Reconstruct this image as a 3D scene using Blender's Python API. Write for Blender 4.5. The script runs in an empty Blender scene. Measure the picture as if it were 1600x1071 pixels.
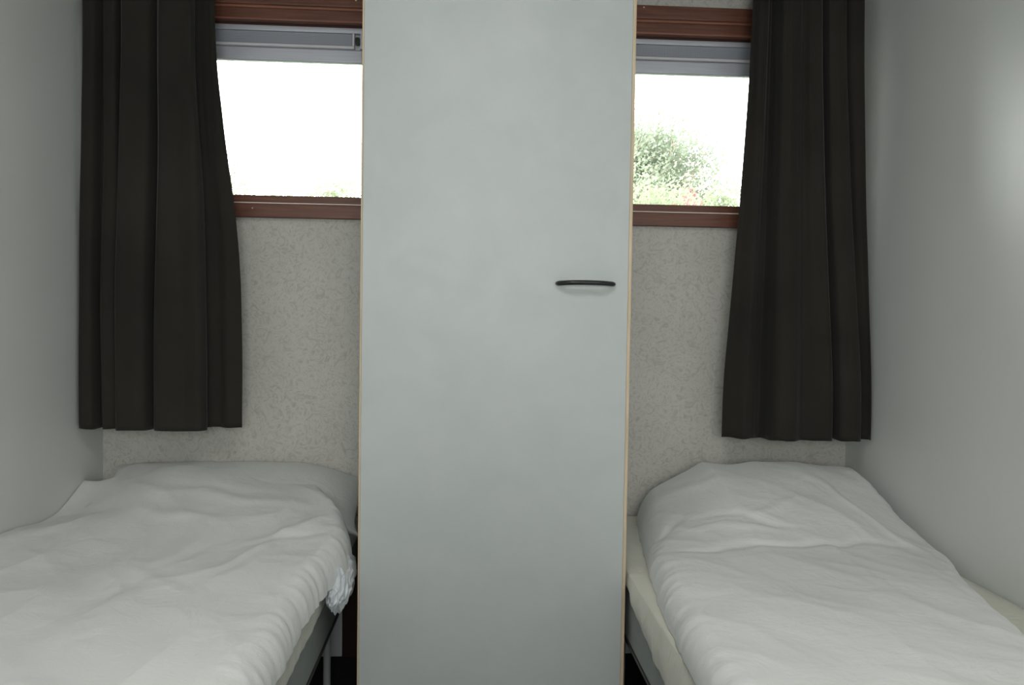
import bpy, bmesh, math, random
from mathutils import Vector, Matrix, noise
random.seed(7)
S = bpy.context.scene
C = S.collection

# ------------------------------------------------------------------ camera, world, lights, exposure
CAMZ = 1.11
yaw, pit, rol = math.radians(3.36), math.radians(1.85), math.radians(.86)
F = Vector((math.sin(yaw)*math.cos(pit), math.cos(yaw)*math.cos(pit), -math.sin(pit)))
R0 = Vector((math.cos(yaw), -math.sin(yaw), 0)); U0 = R0.cross(F)
U = U0*math.cos(rol) - R0*math.sin(rol); Rr = R0*math.cos(rol) + U0*math.sin(rol)
cam = bpy.data.cameras.new('camera'); cam.sensor_width = 36; cam.lens = 27.56; cam.clip_start = .02; cam.clip_end = 200
cobj = bpy.data.objects.new('camera', cam); C.objects.link(cobj)
M = Matrix((Rr, U, -F)).transposed().to_4x4(); M.translation = (0, 0, CAMZ)
cobj.matrix_world = M; S.camera = cobj

SKY = 12.0; YFW = -1.72
w = bpy.data.worlds.new('overcast_sky'); S.world = w; w.use_nodes = True
bg = w.node_tree.nodes['Background']
bg.inputs[0].default_value = (1, 1, .985, 1); bg.inputs[1].default_value = SKY

S.view_settings.view_transform = 'Standard'; S.view_settings.look = 'None'
S.view_settings.gamma = 1; S.view_settings.use_curve_mapping = False
S.view_settings.exposure = -0.05

def area(name, loc, direction, sx, sy, power, col=(1, 1, 1), portal=False):
    l = bpy.data.lights.new(name, 'AREA'); l.shape = 'RECTANGLE'; l.size = sx; l.size_y = sy
    l.energy = power; l.color = col
    if portal: l.cycles.is_portal = True
    o = bpy.data.objects.new(name, l); C.objects.link(o)
    o.location = loc; o.rotation_euler = Vector(direction).to_track_quat('-Z', 'Y').to_euler()
    return o
# sky fill through an added rear opening, and an unseen overhead fill light
area('portal_rear_fill', (0.1, YFW, 1.45), (0, 1, 0), 1.1, .9, 1, portal=True)
area('overhead_fill', (.05, .62, 2.27), (0, 0, -1), .45, .45, 10, (1, .985, .95))
area('portal_window_left', (-.65, 2.64, 1.7), (0, -1, 0), .66, .46, 1, portal=True)
area('portal_window_right', (.8, 2.64, 1.7), (0, -1, 0), .58, .46, 1, portal=True)

# ------------------------------------------------------------------ materials
def mat(name, col, rough=.6, spec=.5):
    m = bpy.data.materials.new(name); m.use_nodes = True
    b = m.node_tree.nodes['Principled BSDF']
    b.inputs['Base Color'].default_value = (*col, 1); b.inputs['Roughness'].default_value = rough
    b.inputs['Specular IOR Level'].default_value = spec
    return m, m.node_tree.nodes, m.node_tree.links, b

def coords(n, l, scale=(1, 1, 1), rot=(0, 0, 0)):
    t = n.new('ShaderNodeTexCoord'); mp = n.new('ShaderNodeMapping')
    mp.inputs['Scale'].default_value = scale; mp.inputs['Rotation'].default_value = rot
    l.new(t.outputs['Object'], mp.inputs['Vector']); return mp.outputs[0]

def noise_n(n, l, vec, scale, detail=4, rough=.5, dist=0):
    t = n.new('ShaderNodeTexNoise'); t.inputs['Scale'].default_value = scale; t.inputs['Detail'].default_value = detail
    t.inputs['Roughness'].default_value = rough; t.inputs['Distortion'].default_value = dist
    l.new(vec, t.inputs['Vector']); return t.outputs['Fac']

def ramp(n, l, fac, stops):
    r = n.new('ShaderNodeValToRGB')
    while len(r.color_ramp.elements) < len(stops): r.color_ramp.elements.new(.5)
    for e, (p, c) in zip(r.color_ramp.elements, stops): e.position = p; e.color = (*c, 1)
    l.new(fac, r.inputs[0]); return r.outputs[0]

def bump(n, l, b, h, strength, dist=.002):
    k = n.new('ShaderNodeBump'); k.inputs['Strength'].default_value = strength; k.inputs['Distance'].default_value = dist
    l.new(h, k.inputs['Height']); l.new(k.outputs[0], b.inputs['Normal']); return k

# wallpaper: pale grey-beige paper with a small leafy scroll relief
m_paper, n, l, b = mat('wallpaper', (.6, .59, .54), .75, .3)
v = coords(n, l)
f1 = noise_n(n, l, v, 30, 5, .62, 2.6)
c1 = ramp(n, l, f1, [(.33, (.475, .465, .425)), (.44, (.56, .55, .51)), (.55, (.64, .63, .585)), (.67, (.50, .49, .45))])
f2 = noise_n(n, l, v, 5, 3)
mx = n.new('ShaderNodeMix'); mx.data_type = 'RGBA'; mx.blend_type = 'MULTIPLY'; mx.inputs[0].default_value = .5
l.new(c1, mx.inputs[6]); l.new(ramp(n, l, f2, [(.3, (.86, .86, .86)), (.7, (1, 1, 1))]), mx.inputs[7])
l.new(mx.outputs[2], b.inputs['Base Color']); bump(n, l, b, f1, .3, .0015)

# side walls: semi-gloss painted panels
m_wall, n, l, b = mat('painted_panel', (.60, .625, .60), .3, .9)
v = coords(n, l)
f1 = noise_n(n, l, v, 2.5, 3)
l.new(ramp(n, l, f1, [(.3, (.665, .69, .665)), (.7, (.70, .72, .70))]), b.inputs['Base Color'])
l.new(ramp(n, l, noise_n(n, l, coords(n, l, (30, 30, 1.2)), 1.5, 5), [(.3, (.40,)*3), (.75, (.48,)*3)]), b.inputs['Roughness'])
bump(n, l, b, noise_n(n, l, coords(n, l, (60, 60, 2)), 2, 4), .12, .0006)

m_door, n, l, b = mat('white_laminate', (.6, .65, .65), .42, .5)
v = coords(n, l)
l.new(ramp(n, l, noise_n(n, l, v, 7, 5, .6, .6), [(.35, (.485, .525, .52)), (.65, (.515, .55, .54))]), b.inputs['Base Color'])
l.new(ramp(n, l, noise_n(n, l, v, 9, 5, .6, 1.2), [(.35, (.40,)*3), (.7, (.5,)*3)]), b.inputs['Roughness'])

m_edge, n, l, b = mat('beech_edging', (.62, .50, .34), .5)
l.new(ramp(n, l, noise_n(n, l, coords(n, l, (50, 50, 3)), 3), [(.3, (.55, .43, .28)), (.7, (.68, .56, .4))]), b.inputs['Base Color'])

m_wood, n, l, b = mat('red_brown_wood', (.2, .07, .04), .38, .5)
v = coords(n, l, (3, 60, 60))
l.new(ramp(n, l, noise_n(n, l, v, 2.2, 6, .6, .5), [(.3, (.11, .043, .027)), (.55, (.17, .066, .040)), (.75, (.22, .088, .054))]), b.inputs['Base Color'])
bump(n, l, b, noise_n(n, l, v, 3, 5), .2, .0008)

m_dark, n, l, b = mat('dark_brown_wood', (.055, .018, .01), .4)
l.new(ramp(n, l, noise_n(n, l, coords(n, l, (60, 60, 3)), 2.5, 5), [(.3, (.018, .008, .005)), (.7, (.034, .014, .009))]), b.inputs['Base Color'])

m_alu, n, l, b = mat('grey_aluminium', (.50, .53, .57), .42, .5); b.inputs['Metallic'].default_value = .35
l.new(ramp(n, l, noise_n(n, l, coords(n, l, (2, 80, 80)), 3), [(.3, (.56, .58, .64)), (.7, (.64, .66, .72))]), b.inputs['Base Color'])

# perforated strip: real rows of small dark holes, 4.5 mm pitch
m_perf, n, l, b = mat('perforated_aluminium', (.4, .42, .46), .5)
t = n.new('ShaderNodeTexCoord'); sx = n.new('ShaderNodeSeparateXYZ'); l.new(t.outputs['Object'], sx.inputs[0])
def math_n(op, a, bb=None):
    k = n.new('ShaderNodeMath'); k.operation = op
    for i, q in enumerate((a, bb)):
        if q is None: continue
        if isinstance(q, (int, float)): k.inputs[i].default_value = q
        else: l.new(q, k.inputs[i])
    return k.outputs[0]
def cell(o): return math_n('SUBTRACT', math_n('FRACT', math_n('MULTIPLY', o, 200)), .5)
ax, az = cell(sx.outputs[0]), cell(sx.outputs[2])
d2 = math_n('ADD', math_n('MULTIPLY', ax, ax), math_n('MULTIPLY', az, az))
l.new(ramp(n, l, d2, [(.075, (.09, .1, .13)), (.1, (.43, .46, .52))]), b.inputs['Base Color'])

m_woodl, n, l, b = mat('lit_edge_red_brown_wood', (.3, .12, .075), .35)  # lighter tone stands in for light catching the board edges
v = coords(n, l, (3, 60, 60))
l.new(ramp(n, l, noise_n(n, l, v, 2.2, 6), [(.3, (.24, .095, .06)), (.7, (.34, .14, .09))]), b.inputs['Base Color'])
m_seal, n, l, b = mat('pale_sealing_strip', (.85, .74, .68), .4)
m_railw, n, l, b = mat('white_aluminium', (.75, .74, .78), .35)
l.new(ramp(n, l, noise_n(n, l, coords(n, l), 9), [(.3, (.72, .71, .75)), (.7, (.78, .77, .81))]), b.inputs['Base Color'])
m_black, n, l, b = mat('black_plastic', (.012, .013, .015), .3)
l.new(ramp(n, l, noise_n(n, l, coords(n, l), 60), [(.3, (.010, .011, .013)), (.7, (.015, .016, .019))]), b.inputs['Base Color'])
m_screw, n, l, b = mat('zinc_screw', (.7, .7, .68), .3); b.inputs['Metallic'].default_value = .8

def fabric(name, c_lo, c_hi, rough=.9, weave=900, sheen=.25, bs=.25, blotch=3):
    m, n, l, b = mat(name, c_hi, rough, .2)
    v = coords(n, l)
    l.new(ramp(n, l, noise_n(n, l, v, blotch, 5), [(.3, c_lo), (.7, c_hi)]), b.inputs['Base Color'])
    b.inputs['Sheen Weight'].default_value = sheen; b.inputs['Sheen Roughness'].default_value = .4
    return m, n, l, b, v
m_duvet, n, l, b, v = fabric('white_cotton', (.70, .715, .70), (.75, .76, .745), sheen=.15)
f1 = noise_n(n, l, v, 9, 6, .62, 1.6); f2 = noise_n(n, l, coords(n, l, (1, 2.5, 1)), 26, 5, .6, 1.2)
ad = n.new('ShaderNodeMath'); ad.operation = 'MULTIPLY_ADD'; l.new(f2, ad.inputs[0]); ad.inputs[1].default_value = .35; l.new(f1, ad.inputs[2])
bump(n, l, b, ad.outputs[0], .30, .010)
m_lace, n, l, b, v = fabric('pale_blue_white_cotton', (.55, .60, .63), (.70, .74, .76), blotch=40)
bump(n, l, b, noise_n(n, l, v, 45, 3, .5, 2), .35, .003)
m_pillow, n, l, b, v = fabric('pillowcase_cotton', (.62, .63, .61), (.68, .69, .67))
bump(n, l, b, noise_n(n, l, v, 14, 5, .6, 1.5), .5, .008)
m_sheet, n, l, b, v = fabric('cream_cotton', (.62, .615, .53), (.68, .675, .59))
bump(n, l, b, noise_n(n, l, coords(n, l, (1, 3, 1)), 12, 5, .6, 1.5), .5, .006)
m_matt, n, l, b, v = fabric('mattress_ticking', (.5, .49, .42), (.6, .58, .5))
m_curt, n, l, b, v = fabric('charcoal_velvet', (.019, .0175, .015), (.029, .0265, .0225), rough=.85, sheen=.12)
v = coords(n, l, (6, 6, 1)); bump(n, l, b, noise_n(n, l, v, 90, 3), .25, .001)
m_bed, n, l, b = mat('grey_lacquered_metal', (.27, .29, .28), .4)
l.new(ramp(n, l, noise_n(n, l, coords(n, l), 12), [(.3, (.25, .27, .26)), (.7, (.29, .31, .30))]), b.inputs['Base Color'])
m_shadow_knob, n, l, b = mat('shadow_and_knob_black', (.03, .03, .028), .5)  # black for the painted rail shadow and the real slider knob
m_leg, n, l, b = mat('light_grey_lacquered_metal', (.38, .40, .40), .4)
m_slat, n, l, b = mat('pine_slat', (.6, .45, .28), .6)
l.new(ramp(n, l, noise_n(n, l, coords(n, l, (3, 40, 40)), 3), [(.3, (.5, .36, .2)), (.7, (.66, .5, .32))]), b.inputs['Base Color'])
m_base, n, l, b = mat('pale_grey_paint', (.5, .53, .54), .5)
l.new(ramp(n, l, noise_n(n, l, coords(n, l), 4), [(.3, (.48, .51, .52)), (.7, (.53, .56, .57))]), b.inputs['Base Color'])
m_ceil, n, l, b = mat('ceiling_paint', (.7, .71, .69), .8)
l.new(ramp(n, l, noise_n(n, l, coords(n, l), 3), [(.3, (.68, .69, .67)), (.7, (.72, .73, .71))]), b.inputs['Base Color'])
m_floor, n, l, b = mat('dark_green_carpet', (.02, .024, .02), .95, .1)
f1 = noise_n(n, l, coords(n, l), 260, 3)
l.new(ramp(n, l, f1, [(.35, (.018, .023, .021)), (.65, (.045, .053, .048))]), b.inputs['Base Color']); bump(n, l, b, f1, .8, .004)
m_grass, n, l, b = mat('grass', (.1, .2, .05), .9)
l.new(ramp(n, l, noise_n(n, l, coords(n, l), 8, 6), [(.3, (.03, .05, .02)), (.7, (.05, .08, .035))]), b.inputs['Base Color'])
def leafmat(name, a, c):
    m, n, l, b = mat(name, c, .6, .3)
    l.new(ramp(n, l, noise_n(n, l, coords(n, l), 1.7, 4), [(.3, a), (.7, c)]), b.inputs['Base Color'])
    b.inputs['Transmission Weight'].default_value = 0
    tr = n.new('ShaderNodeBsdfTranslucent'); tr.inputs[0].default_value = (*[min(1, q*1.25) for q in c], 1)
    mixs = n.new('ShaderNodeMixShader'); mixs.inputs[0].default_value = .5
    out = n['Material Output']; l.new(b.outputs[0], mixs.inputs[1]); l.new(tr.outputs[0], mixs.inputs[2]); l.new(mixs.outputs[0], out.inputs[0])
    return m
m_leaf = leafmat('spring_green_leaves', (.115, .15, .105), (.18, .215, .15))
m_leaf2 = leafmat('yellow_green_leaves', (.13, .17, .10), (.20, .23, .15))
m_red = leafmat('dusky_red_leaves', (.15, .075, .075), (.20, .10, .095))
m_bark, n, l, b = mat('bark', (.2, .16, .12), .9)
l.new(ramp(n, l, noise_n(n, l, coords(n, l, (8, 8, 1)), 3), [(.3, (.22, .19, .15)), (.7, (.36, .31, .25))]), b.inputs['Base Color'])
# window glass: clear, with a weak mirror at grazing angles
m_glass = bpy.data.materials.new('window_glass'); m_glass.use_nodes = True
n, l = m_glass.node_tree.nodes, m_glass.node_tree.links; n.remove(n['Principled BSDF'])
tb = n.new('ShaderNodeBsdfTransparent'); tb.inputs[0].default_value = (.97, .985, .98, 1); gb = n.new('ShaderNodeBsdfGlossy'); gb.inputs['Roughness'].default_value = .02
fr = n.new('ShaderNodeFresnel'); fr.inputs[0].default_value = 1.45; ms = n.new('ShaderNodeMixShader')
l.new(fr.outputs[0], ms.inputs[0]); l.new(tb.outputs[0], ms.inputs[1]); l.new(gb.outputs[0], ms.inputs[2]); l.new(ms.outputs[0], n['Material Output'].inputs[0])

# ------------------------------------------------------------------ helpers
def obj(name, bm, m, parent=None, smooth=False, bevel=0, seg=2):
    me = bpy.data.meshes.new(name)
    bmesh.ops.recalc_face_normals(bm, faces=bm.faces[:])
    bm.to_mesh(me); bm.free()
    me.materials.append(m)
    if smooth:
        for p in me.polygons: p.use_smooth = True
    o = bpy.data.objects.new(name, me); C.objects.link(o)
    if parent: o.parent = parent
    if bevel:
        k = o.modifiers.new('bevel', 'BEVEL'); k.width = bevel; k.segments = seg; k.limit_method = 'ANGLE'
        for p in me.polygons: p.use_smooth = True
        k2 = o.modifiers.new('wn', 'WEIGHTED_NORMAL'); k2.keep_sharp = True
    return o
def box(bm, x0, x1, y0, y1, z0, z1):
    vs = [bm.verts.new((x, y, z)) for x in (x0, x1) for y in (y0, y1) for z in (z0, z1)]
    for q in ((0,1,3,2),(4,6,7,5),(0,4,5,1),(2,3,7,6),(0,2,6,4),(1,5,7,3)): bm.faces.new([vs[i] for i in q])
def boxes(*bs):
    bm = bmesh.new()
    for q in bs: box(bm, *q)
    return bm
def tube(bm, pts, rad, seg=10, cap=True):
    rings = []; N = len(pts)
    for i, p in enumerate(pts):
        p = Vector(p); a = Vector(pts[max(i-1, 0)]); c = Vector(pts[min(i+1, N-1)])
        t = (c-a).normalized(); s = t.orthogonal().normalized()
        if abs(t.z) < .95: s = t.cross(Vector((0, 0, 1))).normalized()
        u = t.cross(s); r = rad[i] if isinstance(rad, (list, tuple)) else rad
        rings.append([bm.verts.new(p + s*math.cos(2*math.pi*k/seg)*r + u*math.sin(2*math.pi*k/seg)*r) for k in range(seg)])
    for i in range(N-1):
        for k in range(seg):
            bm.faces.new((rings[i][k], rings[i][(k+1) % seg], rings[i+1][(k+1) % seg], rings[i+1][k]))
    if cap: bm.faces.new(rings[0][::-1]); bm.faces.new(rings[-1])
def struct(o): o['kind'] = 'structure'; return o
def tag(o, label, cat, group=None):
    o['label'] = label; o['category'] = cat
    if group: o['group'] = group
    return o
def thing(name, loc, label, cat, group=None):
    o = bpy.data.objects.new(name, None); C.objects.link(o); o.location = loc
    o.empty_display_size = .1
    return tag(o, label, cat, group)
def put(o, root):                     # parent while keeping world coordinates
    o.parent = root; o.matrix_parent_inverse = Matrix.Translation(-root.location); return o

# ------------------------------------------------------------------ room shell
XL, XR, YB, YF, ZC = -1.147, 1.277, 2.55, -1.75, 2.32
W1 = (-.99, -.325, 1.4605, 2.085); W2 = (.50, 1.09, 1.4605, 2.085)      # clear openings x0,x1,z0,z1
struct(obj('floor', boxes((XL-.1, XR+.1, YF-.1, YB+.12, -.08, 0)), m_floor))
struct(obj('ceiling', boxes((XL-.1, XR+.1, YF-.1, YB+.12, ZC, ZC+.08)), m_ceil))
struct(obj('wall_left', boxes((XL-.08, XL, YF, YB, 0, ZC)), m_wall))
struct(obj('wall_right', boxes((XR, XR+.08, YF, YB, 0, ZC)), m_wall))
def holed(x0, x1, z0, z1, y0, y1, holes):
    bm = bmesh.new(); xs = sorted({x0, x1, *[h[0] for h in holes], *[h[1] for h in holes]})
    for a, c in zip(xs, xs[1:]):
        hs = [h for h in holes if h[0] <= a and h[1] >= c]
        if hs: box(bm, a, c, y0, y1, z0, hs[0][2]); box(bm, a, c, y0, y1, hs[0][3], z1)
        else: box(bm, a, c, y0, y1, z0, z1)
    bmesh.ops.remove_doubles(bm, verts=bm.verts[:], dist=1e-5)
    return bm
struct(obj('wall_back', holed(XL-.08, XR+.08, 0, ZC, YB, YB+.12, [W1, W2]), m_paper))
struct(obj('wall_front', holed(XL-.08, XR+.08, 0, ZC, YF-.08, YF, [(-.45, .65, 1.0, 1.9)]), m_wall))
struct(obj('baseboard_back', boxes((XL, XR, YB-.014, YB, 0, .165)), m_base, bevel=.003))
struct(obj('trim_1', boxes((XL+.01, -.32, 2.345, 2.425, ZC-.03, ZC)), m_base, bevel=.004))
struct(obj('trim_2', boxes((.47, XR-.01, 2.345, 2.425, ZC-.03, ZC)), m_base, bevel=.004))

# unseen rear window, added behind the camera to let in fill light
rw = struct(obj('fill_window', boxes((-.45, -.42, YF-.07, YF-.03, 1.0, 1.9), (.62, .65, YF-.07, YF-.03, 1.0, 1.9),
     (-.42, .62, YF-.07, YF-.03, 1.0, 1.03), (-.42, .62, YF-.07, YF-.03, 1.87, 1.9)), m_wood, bevel=.004))

# ------------------------------------------------------------------ the two windows
def window(name, W, xo0, xo1, latch_x, screws):
    x0, x1, z0, z1 = W
    root = bpy.data.objects.new(name, None); C.objects.link(root); root.location = ((x0+x1)/2, YB, z0); struct(root)
    P = lambda o: put(o, root)
    e = .0005
    # casing boards on the wall, mitred square
    P(obj('casing', boxes((xo0, xo1, 2.528, YB-e, 1.414, 1.457)), m_wood, bevel=.003))
    P(obj('casing', boxes((xo0, xo1, 2.526, YB-e, 2.076, 2.122)), m_wood, bevel=.006, seg=3))
    for a, c in ((xo0, x0+.004), (x1-.004, xo1)):
        P(obj('casing', boxes((a, c, 2.532, YB-e, 1.4575, 2.0755)), m_wood, bevel=.002))
    # sill ledge and fixed frame in the opening
    P(obj('sealing_strip', boxes((x0+.0045, x1-.0045, 2.5295, 2.5515, 1.4575, 1.4612)), m_seal, bevel=.0012))
    g = .0165
    P(obj('frame', boxes((x0+e, x1-e, 2.552, 2.64, z0+.001, z0+.026), (x0+e, x1-e, 2.566, 2.64, 2.03, z1-e),
        (x0+e, x0+g, 2.566, 2.64, z0+.026, 2.03), (x1-g, x1-e, 2.566, 2.64, z0+.026, 2.03)), m_wood))
    P(obj('frame', boxes((x0+.005, x1-.005, 2.533, 2.5655, 2.031, 2.0745)), m_wood, bevel=.007, seg=3))
    for za, zb_, ya in ((2.0675, 2.0757, 2.5275), (2.0305, 2.0365, 2.530)):  # strips coloured lighter to paint in the lit lower board edges
        q = P(obj('highlight', boxes((x0+.005, x1-.005, ya, 2.5328, za, zb_)), m_woodl, bevel=.002)); q['label'] = 'painted-on lit edge beading'
    P(obj('glass_pane', boxes((x0+g+e, x1-g-e, 2.600, 2.606, z0+.0265, 1.925)), m_glass))
    # ventilator above the glass
    v = bpy.data.objects.new('ventilator', None); C.objects.link(v); v.location = (0, 0, 0)
    P(v)
    a, c = x0+g+e, x1-g-e
    def V(o): o.parent = v; return o
    V(obj('ventilator_housing', boxes((a, c, 2.578, 2.63, 1.93, 2.029)), m_alu))
    V(obj('ventilator_rail', boxes((a, c, 2.560, 2.5775, 2.008, 2.026)), m_alu, bevel=.003))
    V(obj('perforated_strip', boxes((a, c-.034, 2.566, 2.5775, 1.967, 2.0075)), m_perf))
    V(obj('ventilator_rail', boxes((a, c-.026, 2.552, 2.5775, 1.958, 1.9665)), m_railw, bevel=.003))
    V(obj('ventilator_rail', boxes((a, c, 2.562, 2.5775, 1.915, 1.9575)), m_alu, bevel=.005, seg=3))
    V(obj('end_cap', boxes((c-.033, c-.026, 2.556, 2.5775, 1.967, 2.0075)), m_railw, bevel=.002))
    V(obj('end_cap', boxes((c-.008, c, 2.556, 2.5775, 1.958, 2.0075)), m_alu, bevel=.002))
    k = V(obj('slider_knob', boxes((c-.024, c-.010, 2.560, 2.5775, 1.974, 1.998)), m_shadow_knob, bevel=.003)); k['label'] = 'dark slider at the end of the ventilator'
    for sx_, sz_, sy_ in screws:
        bm = bmesh.new(); bmesh.ops.create_uvsphere(bm, u_segments=10, v_segments=6, radius=.0028)
        for q in bm.verts: q.co = Vector((q.co.x+sx_, q.co.y*.5+sy_, q.co.z+sz_))
        P(obj('screw', bm, m_screw, smooth=True))
    return root
window('window_1', W1, -1.03, -.268, 0, [(-.678, 1.442, 2.528), (-.36, 2.10, 2.526)])
window('window_2', W2, .455, 1.13, 0, [(.557, 2.113, 2.526), (1.06, 1.44, 2.528)])

# ------------------------------------------------------------------ wardrobe between the beds
WX0, WX1, WY = -.2605, .4105, 1.94
wd = thing('wardrobe', ((WX0+WX1)/2, 2.24, 0), 'tall white wardrobe with a single laminate door and beech edging standing between the two beds', 'wardrobe')
P = lambda o: put(o, wd)
P(obj('side_panel', boxes((WX0+.002, WX0+.018, WY+.022, YB-.016, 0, ZC-.004)), m_door))
P(obj('side_panel', boxes((WX1-.018, WX1-.002, WY+.022, YB-.016, 0, ZC-.004)), m_door))
P(obj('back_panel', boxes((WX0+.018, WX1-.018, YB-.022, YB-.016, 0, ZC-.004)), m_door))
P(obj('top_panel', boxes((WX0+.018, WX1-.018, WY+.022, YB-.022, ZC-.022, ZC-.004)), m_door))
P(obj('bottom_panel', boxes((WX0+.018, WX1-.018, WY+.022, YB-.022, .05, .068)), m_door))
dr = P(obj('door', boxes((WX0+.0045, WX1-.0085, WY, WY+.018, .02, ZC-.012)), m_door, bevel=.0012))
def kid(o, par): o.parent = par; o.matrix_parent_inverse = par.matrix_basis.inverted(); return o
for a, c in ((WX0, WX0+.0044), (WX1-.0084, WX1)):
    e_ = obj('edge_banding', boxes((a, c, WY+.0006, WY+.0175, .02, ZC-.012)), m_edge, bevel=.0012); e_.parent = dr; e_.matrix_parent_inverse = Matrix()
    e_['label'] = 'pale beech edging strip'
bm = bmesh.new()
hx0, hx1, hz = .2225, .3655, 1.1955
pts = []; NH = 28
for i in range(NH+1):
    t = i/NH; s = math.sin(math.pi*t)
    pts.append((hx0+(hx1-hx0)*t, WY-.006-.022*min(1, s*1.5)**.7, hz+.0022*s))
tube(bm, pts, [.0060 if 0 < i < NH else .0048 for i in range(NH+1)], 12)
h_ = obj('handle', bm, m_black, smooth=True); h_.parent = dr; h_['label'] = 'slim black bow handle'
for fx in (hx0+.0005, hx1-.010):
    h2 = obj('handle_foot', boxes((fx, fx+.0095, WY-.010, WY-.0002, hz-.0045, hz+.0045)), m_black, bevel=.002); h2.parent = dr

# brown post by the wardrobe foot, against the back wall
tag(obj('wooden_post', boxes((-.388, -.300, YB-.0145-.004, YB-.0145, 0, .40)), m_dark, bevel=.003), 'dark brown wooden post on the floor beside the left bed, against the back wall', 'post')

# ------------------------------------------------------------------ beds
def bed(x0, x1, y0, y1, label, inner, rail_top, group):
    # inner: sign of the side facing the wardrobe
    b_ = thing('bed', ((x0+x1)/2, (y0+y1)/2, 0), label, 'bed', group)
    P = lambda o: put(o, b_)
    zr0, zr1 = .290, rail_top
    for a, c in ((x0, x0+.022), (x1-.022, x1)):
        r_ = P(obj('side_rail', boxes((a, c, y0+.0225, y1-.0225, zr0, zr1)), m_bed, bevel=.003))
        u = obj('shadow_strip', boxes((a-.002 if a == x0 else a, c+.002 if a != x0 else c, y0+.0225, y1-.0225, zr0-.009, zr0-.0003)), m_shadow_knob); u.parent = r_  # black strip paints in the shadow line under the rail
        u.matrix_parent_inverse = Matrix()
        u['label'] = 'black strip for the shadow line under the side rail'
    for a, c in ((y0, y0+.022), (y1-.022, y1)): P(obj('end_rail', boxes((x0, x1, a, c, zr0, zr1)), m_bed, bevel=.003))
    for lx in (x0+.04, x1-.04):
        for ly in (y0+.25, y1-.31):
            bm = bmesh.new(); tube(bm, [(lx, ly, 0.001), (lx, ly, zr1-.03)], .0105, 14)
            P(obj('leg', bm, m_leg, smooth=False))
    for i in range(12):
        yy = y0+.08+i*(y1-y0-.2)/11
        P(obj('slat', boxes((x0+.0225, x1-.0225, yy, yy+.06, zr1-.022, zr1-.010)), m_slat))
    return b_

BL = (XL+.006, -.342, .52, 2.53); BR = (.422, XR-.006, .52, 2.53)
RT = .400
bed(*BL, 'grey metal framed single bed on the left, along the left wall', 1, RT, None)
bed(*BR, 'grey metal framed single bed on the right, along the right wall', -1, RT+.01, None)

MT = .466
def mattress(x0, x1, y0, y1, z0, side, hem, bulge, lab):
    bm = bmesh.new(); box(bm, x0+.012, x1-.012, y0+.012, y1-.004, z0+.001, MT-.006)
    m_ = obj('mattress', bm, m_matt, bevel=.02, seg=4); tag(m_, lab, 'mattress')
    # fitted sheet: top surface plus the hanging sides, one cloth
    bm = bmesh.new(); NY = 150; rows = []
    for j in range(NY+1):
        y = y0+.004+(y1-y0-.004)*j/NY; row = []
        hz_ = hem(y); n1 = noise.noise((y*9, 3.3, side)); n2 = noise.noise((y*26, 9.1, side))
        def sidepts(sgn, xe, hem_, blg):
            out = []
            for k in range(13):
                t = k/12
                z = MT - (MT-hem_)*t
                fac = .3 if y > 1.93 else (1 if y < 1.86 else 1-.7*(y-1.86)/.07)
                fold = blg*math.sin(min(1, t*1.3)*math.pi*.5) + (.004*n2 + .006*n1*math.sin(y*21+t*4))*t
                out.append((xe + sgn*fac*(fold + .004*math.sin(t*math.pi)), y, z))
            return out
        inner = sidepts(side, x1 if side > 0 else x0, hz_, bulge)
        outer = sidepts(-side, x0 if side > 0 else x1, z0+.02, -.003)
        top = []
        for k in range(1, 24):
            t = k/24; x = x0+(x1-x0)*t; ed = min(t, 1-t)*(x1-x0)
            z = MT + .002 + .0025*noise.noise((x*7, y*7, 1)) - .012*math.exp(-ed/.012)
            if y > y1-.02: z -= .01
            top.append((x, y, z))
        row = (outer[::-1] + top + inner) if side > 0 else (inner[::-1] + top + outer)
        rows.append([bm.verts.new(q) for q in row])
    for j in range(NY):
        for k in range(len(rows[0])-1):
            bm.faces.new((rows[j][k], rows[j][k+1], rows[j+1][k+1], rows[j+1][k]))
    s_ = obj('fitted_sheet', bm, m_sheet, m_, smooth=True)
    s_['label'] = 'cream fitted sheet hanging loosely over the bed side'
    k = s_.modifiers.new('solid', 'SOLIDIFY'); k.thickness = .0015; k.offset = 0
    return m_
def hemL(y): return .400 - .008*max(0, 1.75-y) + .005*noise.noise((y*7, 0, 0))
def hemR(y):
    t = min(1, max(0, (2.0-y)/.45)); return .430 - .062*t*t*(3-2*t) + .004*noise.noise((y*9, 0, 5))
mattress(BL[0]+.002, BL[1]+.002, BL[2], BL[3]-.004, RT, 1, hemL, .004, 'thin mattress in a cream sheet on the left bed')
mattress(BR[0]-.002, BR[1]-.002, BR[2], BR[3]-.004, RT+.01, -1, hemR, .008, 'thin mattress in a cream sheet on the right bed')

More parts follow.
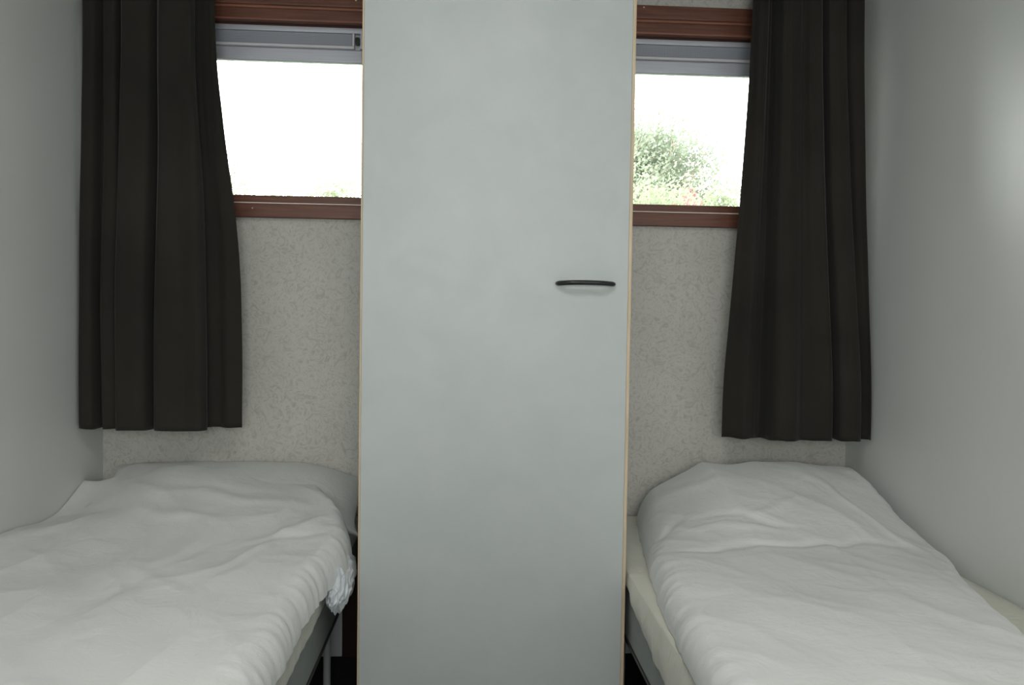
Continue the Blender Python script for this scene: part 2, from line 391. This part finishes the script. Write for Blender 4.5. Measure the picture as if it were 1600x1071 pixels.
# ------------------------------------------------------------------ pillows
def pillow(cx, cy, cz, a, b_, c, label, rx=0, rz=0, tilt=0, droop=0):
    bm = bmesh.new(); NU, NV = 64, 40; top = []; bot = []
    def P_(u, v, s):
        ed = (1-abs(u)**2.6)*(1-abs(v)**2.6); h = max(0, ed)**.42
        pin = 1 - .07*(abs(v)**4) * (1-abs(u)**3) ; pin2 = 1-.07*(abs(u)**4)*(1-abs(v)**3)
        x, y = u*a*(1-.05*(1-abs(u)**2)*0)*pin2, v*b_*pin
        z = s*c*h + .004*noise.noise((x*12, y*12, s*3))*h + .003*noise.noise((x*30, y*30, s))*(1-h)
        z -= droop*max(0, u-.35)**2
        return (x, y, z)
    vt = {}
    for s in (1, -1):
        for i in range(NU+1):
            for j in range(NV+1):
                u = math.sin((i/NU-.5)*math.pi); v = math.sin((j/NV-.5)*math.pi)
                if s == -1 and (i in (0, NU) or j in (0, NV)): vt[s, i, j] = vt[1, i, j]
                else: vt[s, i, j] = bm.verts.new(P_(u, v, s))
        for i in range(NU):
            for j in range(NV):
                q = [vt[s, i, j], vt[s, i+1, j], vt[s, i+1, j+1], vt[s, i, j+1]]
                if len(set(q)) == 4:
                    try: bm.faces.new(q)
                    except ValueError: pass
    o = obj('pillow', bm, m_pillow, smooth=True)
    o.location = (cx, cy, cz); o.rotation_euler = (rx, tilt, rz)
    tag(o, label, 'pillow'); return o
pillow(-.70, 2.395, .574, .400, .150, .052, 'white pillow at the head of the left bed, peeking out behind the duvet', rx=.30, tilt=.0, droop=.15)

# ------------------------------------------------------------------ duvets
def lerp_tab(tab, y):
    if y <= tab[0][0]: return tab[0][1]
    for (a, va), (c, vc) in zip(tab, tab[1:]):
        if y <= c:
            t = (y-a)/(c-a); t = t*t*(3-2*t) if False else t; return va+(vc-va)*t
    return tab[-1][1]
def smooth_tab(tab, y, w=.03):
    return sum(lerp_tab(tab, y+d*w) for d in (-1.5, -.75, 0, .75, 1.5))/5
def ridge(p):                      # wrinkle noise: sharp soft-backed creases
    return 1-abs(noise.noise(p))*2
def seg_crease(x, y, ax, ay, bx, by, wd_):
    x += .03*noise.noise((x*9, y*9, ax*7)); y += .03*noise.noise((x*9, y*9, ay*7+5)); wd_ *= 1.25
    dx, dy = bx-ax, by-ay; L2 = dx*dx+dy*dy
    t = max(0, min(1, ((x-ax)*dx+(y-ay)*dy)/L2)); px_, py_ = ax+t*dx, ay+t*dy
    d = math.hypot(x-px_, y-py_); return math.exp(-(d/wd_)**2)*math.sin(math.pi*min(1, max(0, .12+t*.76)))
def duvet(label, xl, xr, y0, y1, top, creases, seed, thick=.055, pL=8, pR=8, wr=1.0, yend=None):
    NX, NY = 210, 300; bm = bmesh.new(); T = []; B = []
    for j in range(NY+1):
        tv = j/NY; 
        tv = tv if tv < .85 else .85 + .15*math.sin((tv-.85)/.15*math.pi/2)
        rowT = []; rowB = []
        for i in range(NX+1):
            d = math.sin((i/NX-.5)*math.pi)*.55 + (i/NX-.5)*2*.45     # denser at the edges
            s = d*.5+.5
            ye = y1 + (yend(s) if yend else 0)
            y = y0+(ye-y0)*tv
            xa, xb = xl(y), xr(y)
            # edge scallops where the filling puckers at the seam
            sc = .007*noise.noise((y*16, seed, 0)) + .004*noise.noise((y*45, seed, 4))
            xb2 = xb + sc; xa2 = xa - sc*.6*(1 if pL < 20 else 0)
            x = xa2+(xb2-xa2)*s
            dl, dr_ = (x-xa2), (xb2-x); db = ye-y
            prof = 1.0
            rr = .055
            for dist, on in ((dl, pL < 20), (dr_, pR < 20), (db*1.7, True)):
                if on and dist < rr: q = 1-max(0, dist)/rr; prof *= max(0, 1-q**2.3)**.5
            zt = top(x, y)
            wv = 0
            wx = x + .05*noise.noise((x*4, y*4, seed+2)); wy = y + .05*noise.noise((x*4, y*4, seed+7))
            wv += .0062*ridge((wx*5.5+seed, wy*3.2, 1.5+seed)) 
            wv += .0036*ridge((wx*7+wy*6+seed, (wy-wx)*2.6, 4.5+seed))
            wv += .0008*ridge((wx*19, wy*15+seed, 8))
            wv += .0003*noise.noise((wx*60, wy*60, 2))
            wv -= .0060
            near = math.exp(-max(0, min(dl if pL < 20 else 9, dr_ if pR < 20 else 9))/.045)
            wv += near*.006*noise.noise((y*30, x*6, seed+3)) 
            for cr in creases:
                wv += .6*cr[5]*seg_crease(x, y, *cr[:5])
            z = MT+.004 + (zt-MT-.004 + wv*wr)*prof
            z = max(z, MT+.0045)
            zb = max(MT+.0035, z-thick*prof-.001) if prof > .02 else MT+.0035
            zb = min(zb, z-.0005)
            rowT.append(bm.verts.new((x, y, z))); rowB.append(bm.verts.new((x, y, zb)))
        T.append(rowT); B.append(rowB)
    for j in range(NY):
        for i in range(NX):
            bm.faces.new((T[j][i], T[j][i+1], T[j+1][i+1], T[j+1][i])); bm.faces.new((B[j][i], B[j+1][i], B[j+1][i+1], B[j][i+1]))
    for j in range(NY):
        for i in (0, NX): bm.faces.new((T[j][i], T[j+1][i], B[j+1][i], B[j][i]))
    for i in range(NX):
        for j in (0, NY): bm.faces.new((T[j][i], T[j][i+1], B[j][i+1], B[j][i]))
    o = obj('duvet', bm, m_duvet, smooth=True); tag(o, label, 'duvet'); return o

# left bed: reaches the left wall, hangs slightly over the inner edge
wallL = [(.5, .545), (1.997, .556), (2.096, .551), (2.2, .540), (2.289, .547), (2.343, .566), (2.39, .590), (2.44, .602), (2.5, .605)]
midL = [(.5, .55), (1.5, .548), (1.85, .545), (2.0, .558), (2.15, .592), (2.27, .628), (2.36, .644), (2.45, .645)]
rgtL = [(.5, .54), (1.5, .545), (1.9, .553), (2.05, .572), (2.2, .595), (2.3, .605), (2.4, .600)]
def topL(x, y):
    t = (x-XL)/(.8); a, m_, r_ = smooth_tab(wallL, y), smooth_tab(midL, y), smooth_tab(rgtL, y)
    if t < .4: q = t/.4; q = q*q*(3-2*q); return a+(m_-a)*q
    q = min(1, (t-.4)/.5); q = q*q*(3-2*q); return m_+(r_-m_)*q
xrL = [(.5, -.30), (1.3, -.318), (1.6, -.322), (1.8, -.312), (1.92, -.290), (2.0, -.278), (2.10, -.300), (2.25, -.352), (2.4, -.43)]
duvet('rumpled white duvet spread over the left bed, reaching the left wall', lambda y: XL+.003, lambda y: smooth_tab(xrL, y), .46, 2.45, topL,
      [(-.95, 2.16, -1.13, 2.25, .03, -.010), (-.9, 2.14, -.6, 2.03, .02, .007), (-.62, 1.6, -.42, 2.05, .018, .008), (-.75, 1.5, -.58, 1.95, .02, -.006),
       (-.9, 2.3, -.45, 2.22, .018, -.003), (-.85, 2.24, -.42, 2.15, .02, .006), (-1.1, 1.95, -.95, 2.15, .025, .008), (-.50, 1.95, -.33, 2.08, .014, .007),
       (-.55, 1.88, -.35, 1.98, .014, -.006)], 3.0, pL=99, thick=.028, wr=1.3)

# right bed: pillow mound at the head, narrower than the bed
wallR = [(.5, .52), (1.69, .515), (1.93, .515), (2.0, .520), (2.10, .548), (2.15, .565), (2.25, .598), (2.326, .632), (2.445, .652)]
midR = [(.5, .545), (1.6, .545), (1.86, .545), (1.95, .562), (2.1, .610), (2.25, .648), (2.36, .664), (2.5, .662)]
lftR = [(.5, .54), (1.6, .54), (1.85, .540), (2.0, .530), (2.15, .510), (2.3, .500), (2.5, .50)]
def topR(x, y):
    t = (x-.45)/(1.277-.45); a, m_, r_ = smooth_tab(lftR, y), smooth_tab(midR, y), smooth_tab(wallR, y)
    tw = .36; t0 = .05
    m_ += .006*math.exp(-((x-.745)/.03)**2)*max(0, (y-2.2)/.25) - .006*math.exp(-((x-.85)/.05)**2)*max(0, (y-2.2)/.25)
    if t < tw: q = max(0, (t-t0)/(tw-t0)); hw = min(1, max(0, (y-1.9)/.3)); q = (1-hw)*math.sin(q*math.pi/2)+hw*q*(1.25-.25*q); return a+(m_-a)*q
    if t < .65: return m_
    q = min(1, (t-.65)/.35); q = q*q*(3-2*q); return m_+(r_-m_)*q
xlR = [(.5, .38), (1.3, .408), (1.5, .420), (1.7, .437), (1.9, .463), (2.1, .492), (2.3, .522), (2.5, .56)]
xrR = [(.5, 1.0), (1.3, 1.06), (1.5, 1.10), (1.7, 1.16), (1.85, 1.225), (1.93, 1.262), (2.0, 1.270), (2.5, 1.272)]
duvet('rumpled white duvet on the right bed, heaped high at its head against the right wall', lambda y: smooth_tab(xlR, y), lambda y: smooth_tab(xrR, y), .46, 2.45, topR,
      [(.5, 1.88, 1.15, 1.93, .012, -.012), (.6, 2.02, .85, 1.98, .012, .007), (.62, 2.1, .9, 1.96, .012, -.007), (.75, 2.05, .95, 2.12, .010, .006),
       (1.0, 2.35, 1.2, 1.8, .014, .009), (1.2, 1.8, 1.07, 1.3, .016, .008), (1.13, 1.8, 1.0, 1.3, .016, -.006), (.55, 2.3, .8, 2.25, .02, .005),
       (.5, 2.0, .62, 2.15, .012, -.008)], 11.0, thick=.05)

# bunched lower corner of the left duvet cover by the wardrobe edge
dv = [o for o in bpy.data.objects if o.name == 'duvet'][0]
bm = bmesh.new(); bmesh.ops.create_icosphere(bm, subdivisions=6, radius=1)
for q in bm.verts:
    p = q.co.copy(); k = 1 + .18*ridge((p.x*2.2, p.y*4, p.z*1.8+3)) + .06*ridge((p.x*4, p.y*7, p.z*3)) - .12
    q.co = Vector((-.301+p.x*.028*k, 1.955+p.y*.14*k, .447+p.z*.050*k*(1.0+.25*math.sin(p.y*9))))
c_ = obj('bunched_corner', bm, m_lace, dv, smooth=True); c_['label'] = 'crumpled bluish white cover corner hanging off the mattress'

# ------------------------------------------------------------------ curtains
def catmull(P_, t):
    n_ = len(P_)-1; f = t*n_; i = min(int(f), n_-1); u = f-i
    p = [P_[max(0, min(n_, i+k))] for k in (-1, 0, 1, 2)]
    return tuple(.5*((2*p[1][c]) + (-p[0][c]+p[2][c])*u + (2*p[0][c]-5*p[1][c]+4*p[2][c]-p[3][c])*u*u + (-p[0][c]+3*p[1][c]-3*p[2][c]+p[3][c])*u**3) for c in range(3))
def curtain(cps, hemz, z_top, flare, label, seed, yc=2.385):
    bm = bmesh.new(); NU, NZ = 300, 90; rows = []
    for j in range(NZ+1):
        tz = j/NZ; z = hemz+(z_top-hemz)*tz
        k = flare(z)                                   # 0 = bottom layout, 1 = gathered top layout
        row = []
        for i in range(NU+1):
            t = i/NU; xb, xt, y = catmull(cps, t)
            x = xb+(xt-xb)*k
            wob = .004*noise.noise((t*9, z*2.2, seed)) + .0015*noise.noise((t*30, z*3, seed+5))
            fine = .0022*k*math.sin(t*math.pi*2*17+seed)    # extra gathers near the heading
            yy = yc + y*1.4*(1-.3*k) + wob*1.2 + fine
            zz = z + (1-tz)**6*.004*noise.noise((t*14, seed, 0))
            row.append(bm.verts.new((x+wob*.8, yy, zz)))
        rows.append(row)
    for j in range(NZ):
        for i in range(NU): bm.faces.new((rows[j][i], rows[j][i+1], rows[j+1][i+1], rows[j+1][i]))
    o = obj('curtain', bm, m_curt, smooth=True); tag(o, label, 'curtain')
    k = o.modifiers.new('solid', 'SOLIDIFY'); k.thickness = .0022; k.offset = 0
    return o
def LX(pb, pt):    # picture column at hem / at the top of the frame -> metres on the curtain plane (measured)
    return (-1.152+(pb-118)*.001866, -1.133+(pt-128)*.001833)
cl = [(118,128,.010),(128,138,-.012),(146,152,-.014),(153,158,.012),(160,163,.010),(164,168,-.012),(182,184,-.010),(190,190,.016),(186,192,.020),
      (188,196,-.026),(200,206,-.034),(232,238,-.030),(241,246,.004),(246,252,-.016),(256,262,-.034),(290,276,-.030),(316,300,-.036),(326,306,-.020),(320,303,.004),(316,303,.020),
      (334,312,.026),(352,322,.020),(373,332,.026)]
cps = [(max(XL+.012, LX(a, c)[0]), max(XL+.014, LX(a, c)[1]), y) for a, c, y in cl]
flL = [(.76, 0), (.98, .0), (1.243, .08), (1.451, .32), (1.602, .62), (1.86, .95), (2.03, 1.0), (2.3, 1.12)]
curtain(cps, .762, 2.291, lambda z: smooth_tab(flL, z, .05), 'charcoal velvet curtain hanging beside the left window, near the left wall', 1.0)
def RX(pb, pt):
    return (.808+(pb-1132)*.002035, .871+(pt-1180)*.00185)
cr = [(1132,1180,.024),(1146,1188,.010),(1160,1198,-.004),(1176,1206,.010),(1188,1213,.024),(1194,1217,.010),(1199,1221,-.022),(1212,1230,-.034),(1232,1246,-.028),
      (1248,1258,-.012),(1266,1270,-.022),(1288,1284,-.026),(1297,1292,-.006),(1299,1294,.018),(1300,1296,.010),(1304,1300,-.024),(1318,1312,-.032),(1335,1326,-.026),(1341,1332,.000),(1346,1336,.010),(1357,1346,-.002),(1366,1362,-.012)]
cps = [(min(XR-.012, RX(a, c)[0]), min(XR-.012, RX(a, c)[1]), y) for a, c, y in cr]
flR = [(.75, 0), (.913, .02), (1.152, .27), (1.488, .62), (1.9, .93), (2.09, 1.0), (2.3, 1.1)]
curtain(cps, .742, 2.291, lambda z: smooth_tab(flR, z, .05), 'charcoal velvet curtain hanging beside the right window, near the right wall', 5.0)

# ------------------------------------------------------------------ outside
lawn = struct(obj('ground', boxes((-30, 30, 2.75, 60, -.5, -.35)), m_grass))
def branches(bm, p, d, L, r, depth, tips, rng):
    pts = [p]; q = p.copy(); dd = d.copy()
    for i in range(3):
        dd = (dd + Vector((rng.uniform(-.22, .22), rng.uniform(-.22, .22), rng.uniform(-.05, .15)))).normalized()
        q = q + dd*L/3; pts.append(q.copy())
    tube(bm, pts, [r, r*.85, r*.7, r*.55], 6, cap=False)
    if depth <= 2: tips += [(pt, depth) for pt in pts[1:]]
    if depth == 0: return
    for k in range(4 if depth > 1 else 3):
        a = rng.uniform(0, 2*math.pi); e = rng.uniform(.35, .85)
        s = dd.orthogonal().normalized(); u = dd.cross(s)
        nd = (dd*math.cos(e)+(s*math.cos(a)+u*math.sin(a))*math.sin(e)+Vector((0, 0, .12))).normalized()
        st = pts[rng.choice((2, 3, 3))]
        branches(bm, st, nd, L*rng.uniform(.6, .82), r*.55, depth-1, tips, rng)
def tree(name, base, height, spread, leafm, nleaf, lsize, label, cat, seed, depth=4, jit=.35, group=None, squash=1):
    rng = random.Random(seed); t = thing(name, base, label, cat, group); bm = bmesh.new(); tips = []
    tr = height*.28
    tube(bm, [(0, 0, 0), (.03*height*.2, 0, tr*.5), (0, .02, tr)], [.03*height*.6, .024*height*.6, .02*height*.6], 8, cap=False)
    for k in range(6):
        a = k/6*2*math.pi+rng.uniform(-.3, .3)
        d = Vector((math.cos(a)*spread, math.sin(a)*spread, 1)).normalized()
        branches(bm, Vector((0, 0, tr*rng.uniform(.7, 1))), d, height*.30, height*.009, depth-1, tips, rng)
    mz = max(p.z for p, _ in tips); f = height/(mz+.05)
    tips = [(Vector((p.x*squash, p.y*squash, p.z)), d) for p, d in tips]
    for v_ in bm.verts:
        v_.co = Vector((v_.co.x*f*squash, v_.co.y*f*squash, v_.co.z*f))
    put_o = obj('trunk', bm, m_bark, t, smooth=True)
    bm = bmesh.new()
    for k in range(nleaf):
        p, dp = rng.choice(tips); p = p*f + Vector((rng.gauss(0, jit), rng.gauss(0, jit), rng.gauss(0, jit)))
        if p.z < .1: continue
        a = Vector((rng.gauss(0, 1), rng.gauss(0, 1), rng.gauss(0, 1))).normalized(); b_ = a.orthogonal().normalized(); c = a.cross(b_)
        L = lsize*rng.uniform(.6, 1.2)
        vs = [bm.verts.new(p+q) for q in (-b_*L, c*L*.45+a*L*.1, b_*L, -c*L*.45+a*L*.1)]
        bm.faces.new(vs)
    obj('foliage', bm, leafm, t)
    return t
tree('tree', (4.0, 20, -.4), 6.7, .42, m_leaf, 34000, .062, 'tall pale green leafy tree seen through the right window', 'tree', 4, depth=5, jit=.20)
tree('shrub', (2.62, 11, -.4), 3.55, .40, m_leaf2, 9000, .04, 'yellow green bush below the tall tree, left end of the right window', 'shrub', 9, depth=4, jit=.13, squash=.55)
tree('red_shrub', (2.79, 9.8, -.4), 3.19, .3, m_red, 7000, .034, 'small dusky red bush at the sill of the right window', 'shrub', 12, depth=4, jit=.045, squash=.15)
tree('shrub', (4.75, 14, -.4), 3.95, .7, m_leaf2, 12000, .05, 'low pale green bush at the right end of the right window', 'shrub', 15, depth=4, jit=.16, squash=.6)
tree('shrub', (-1.92, 13, -.4), 3.9, .4, m_leaf2, 8000, .045, 'green bush top in the lower right corner of the left window', 'shrub', 21, depth=4, jit=.13)
tree('shrub', (-4.95, 17, -.4), 4.85, .6, m_leaf, 9000, .05, 'green bush top in the lower left corner of the left window', 'shrub', 27, depth=4, jit=.17)
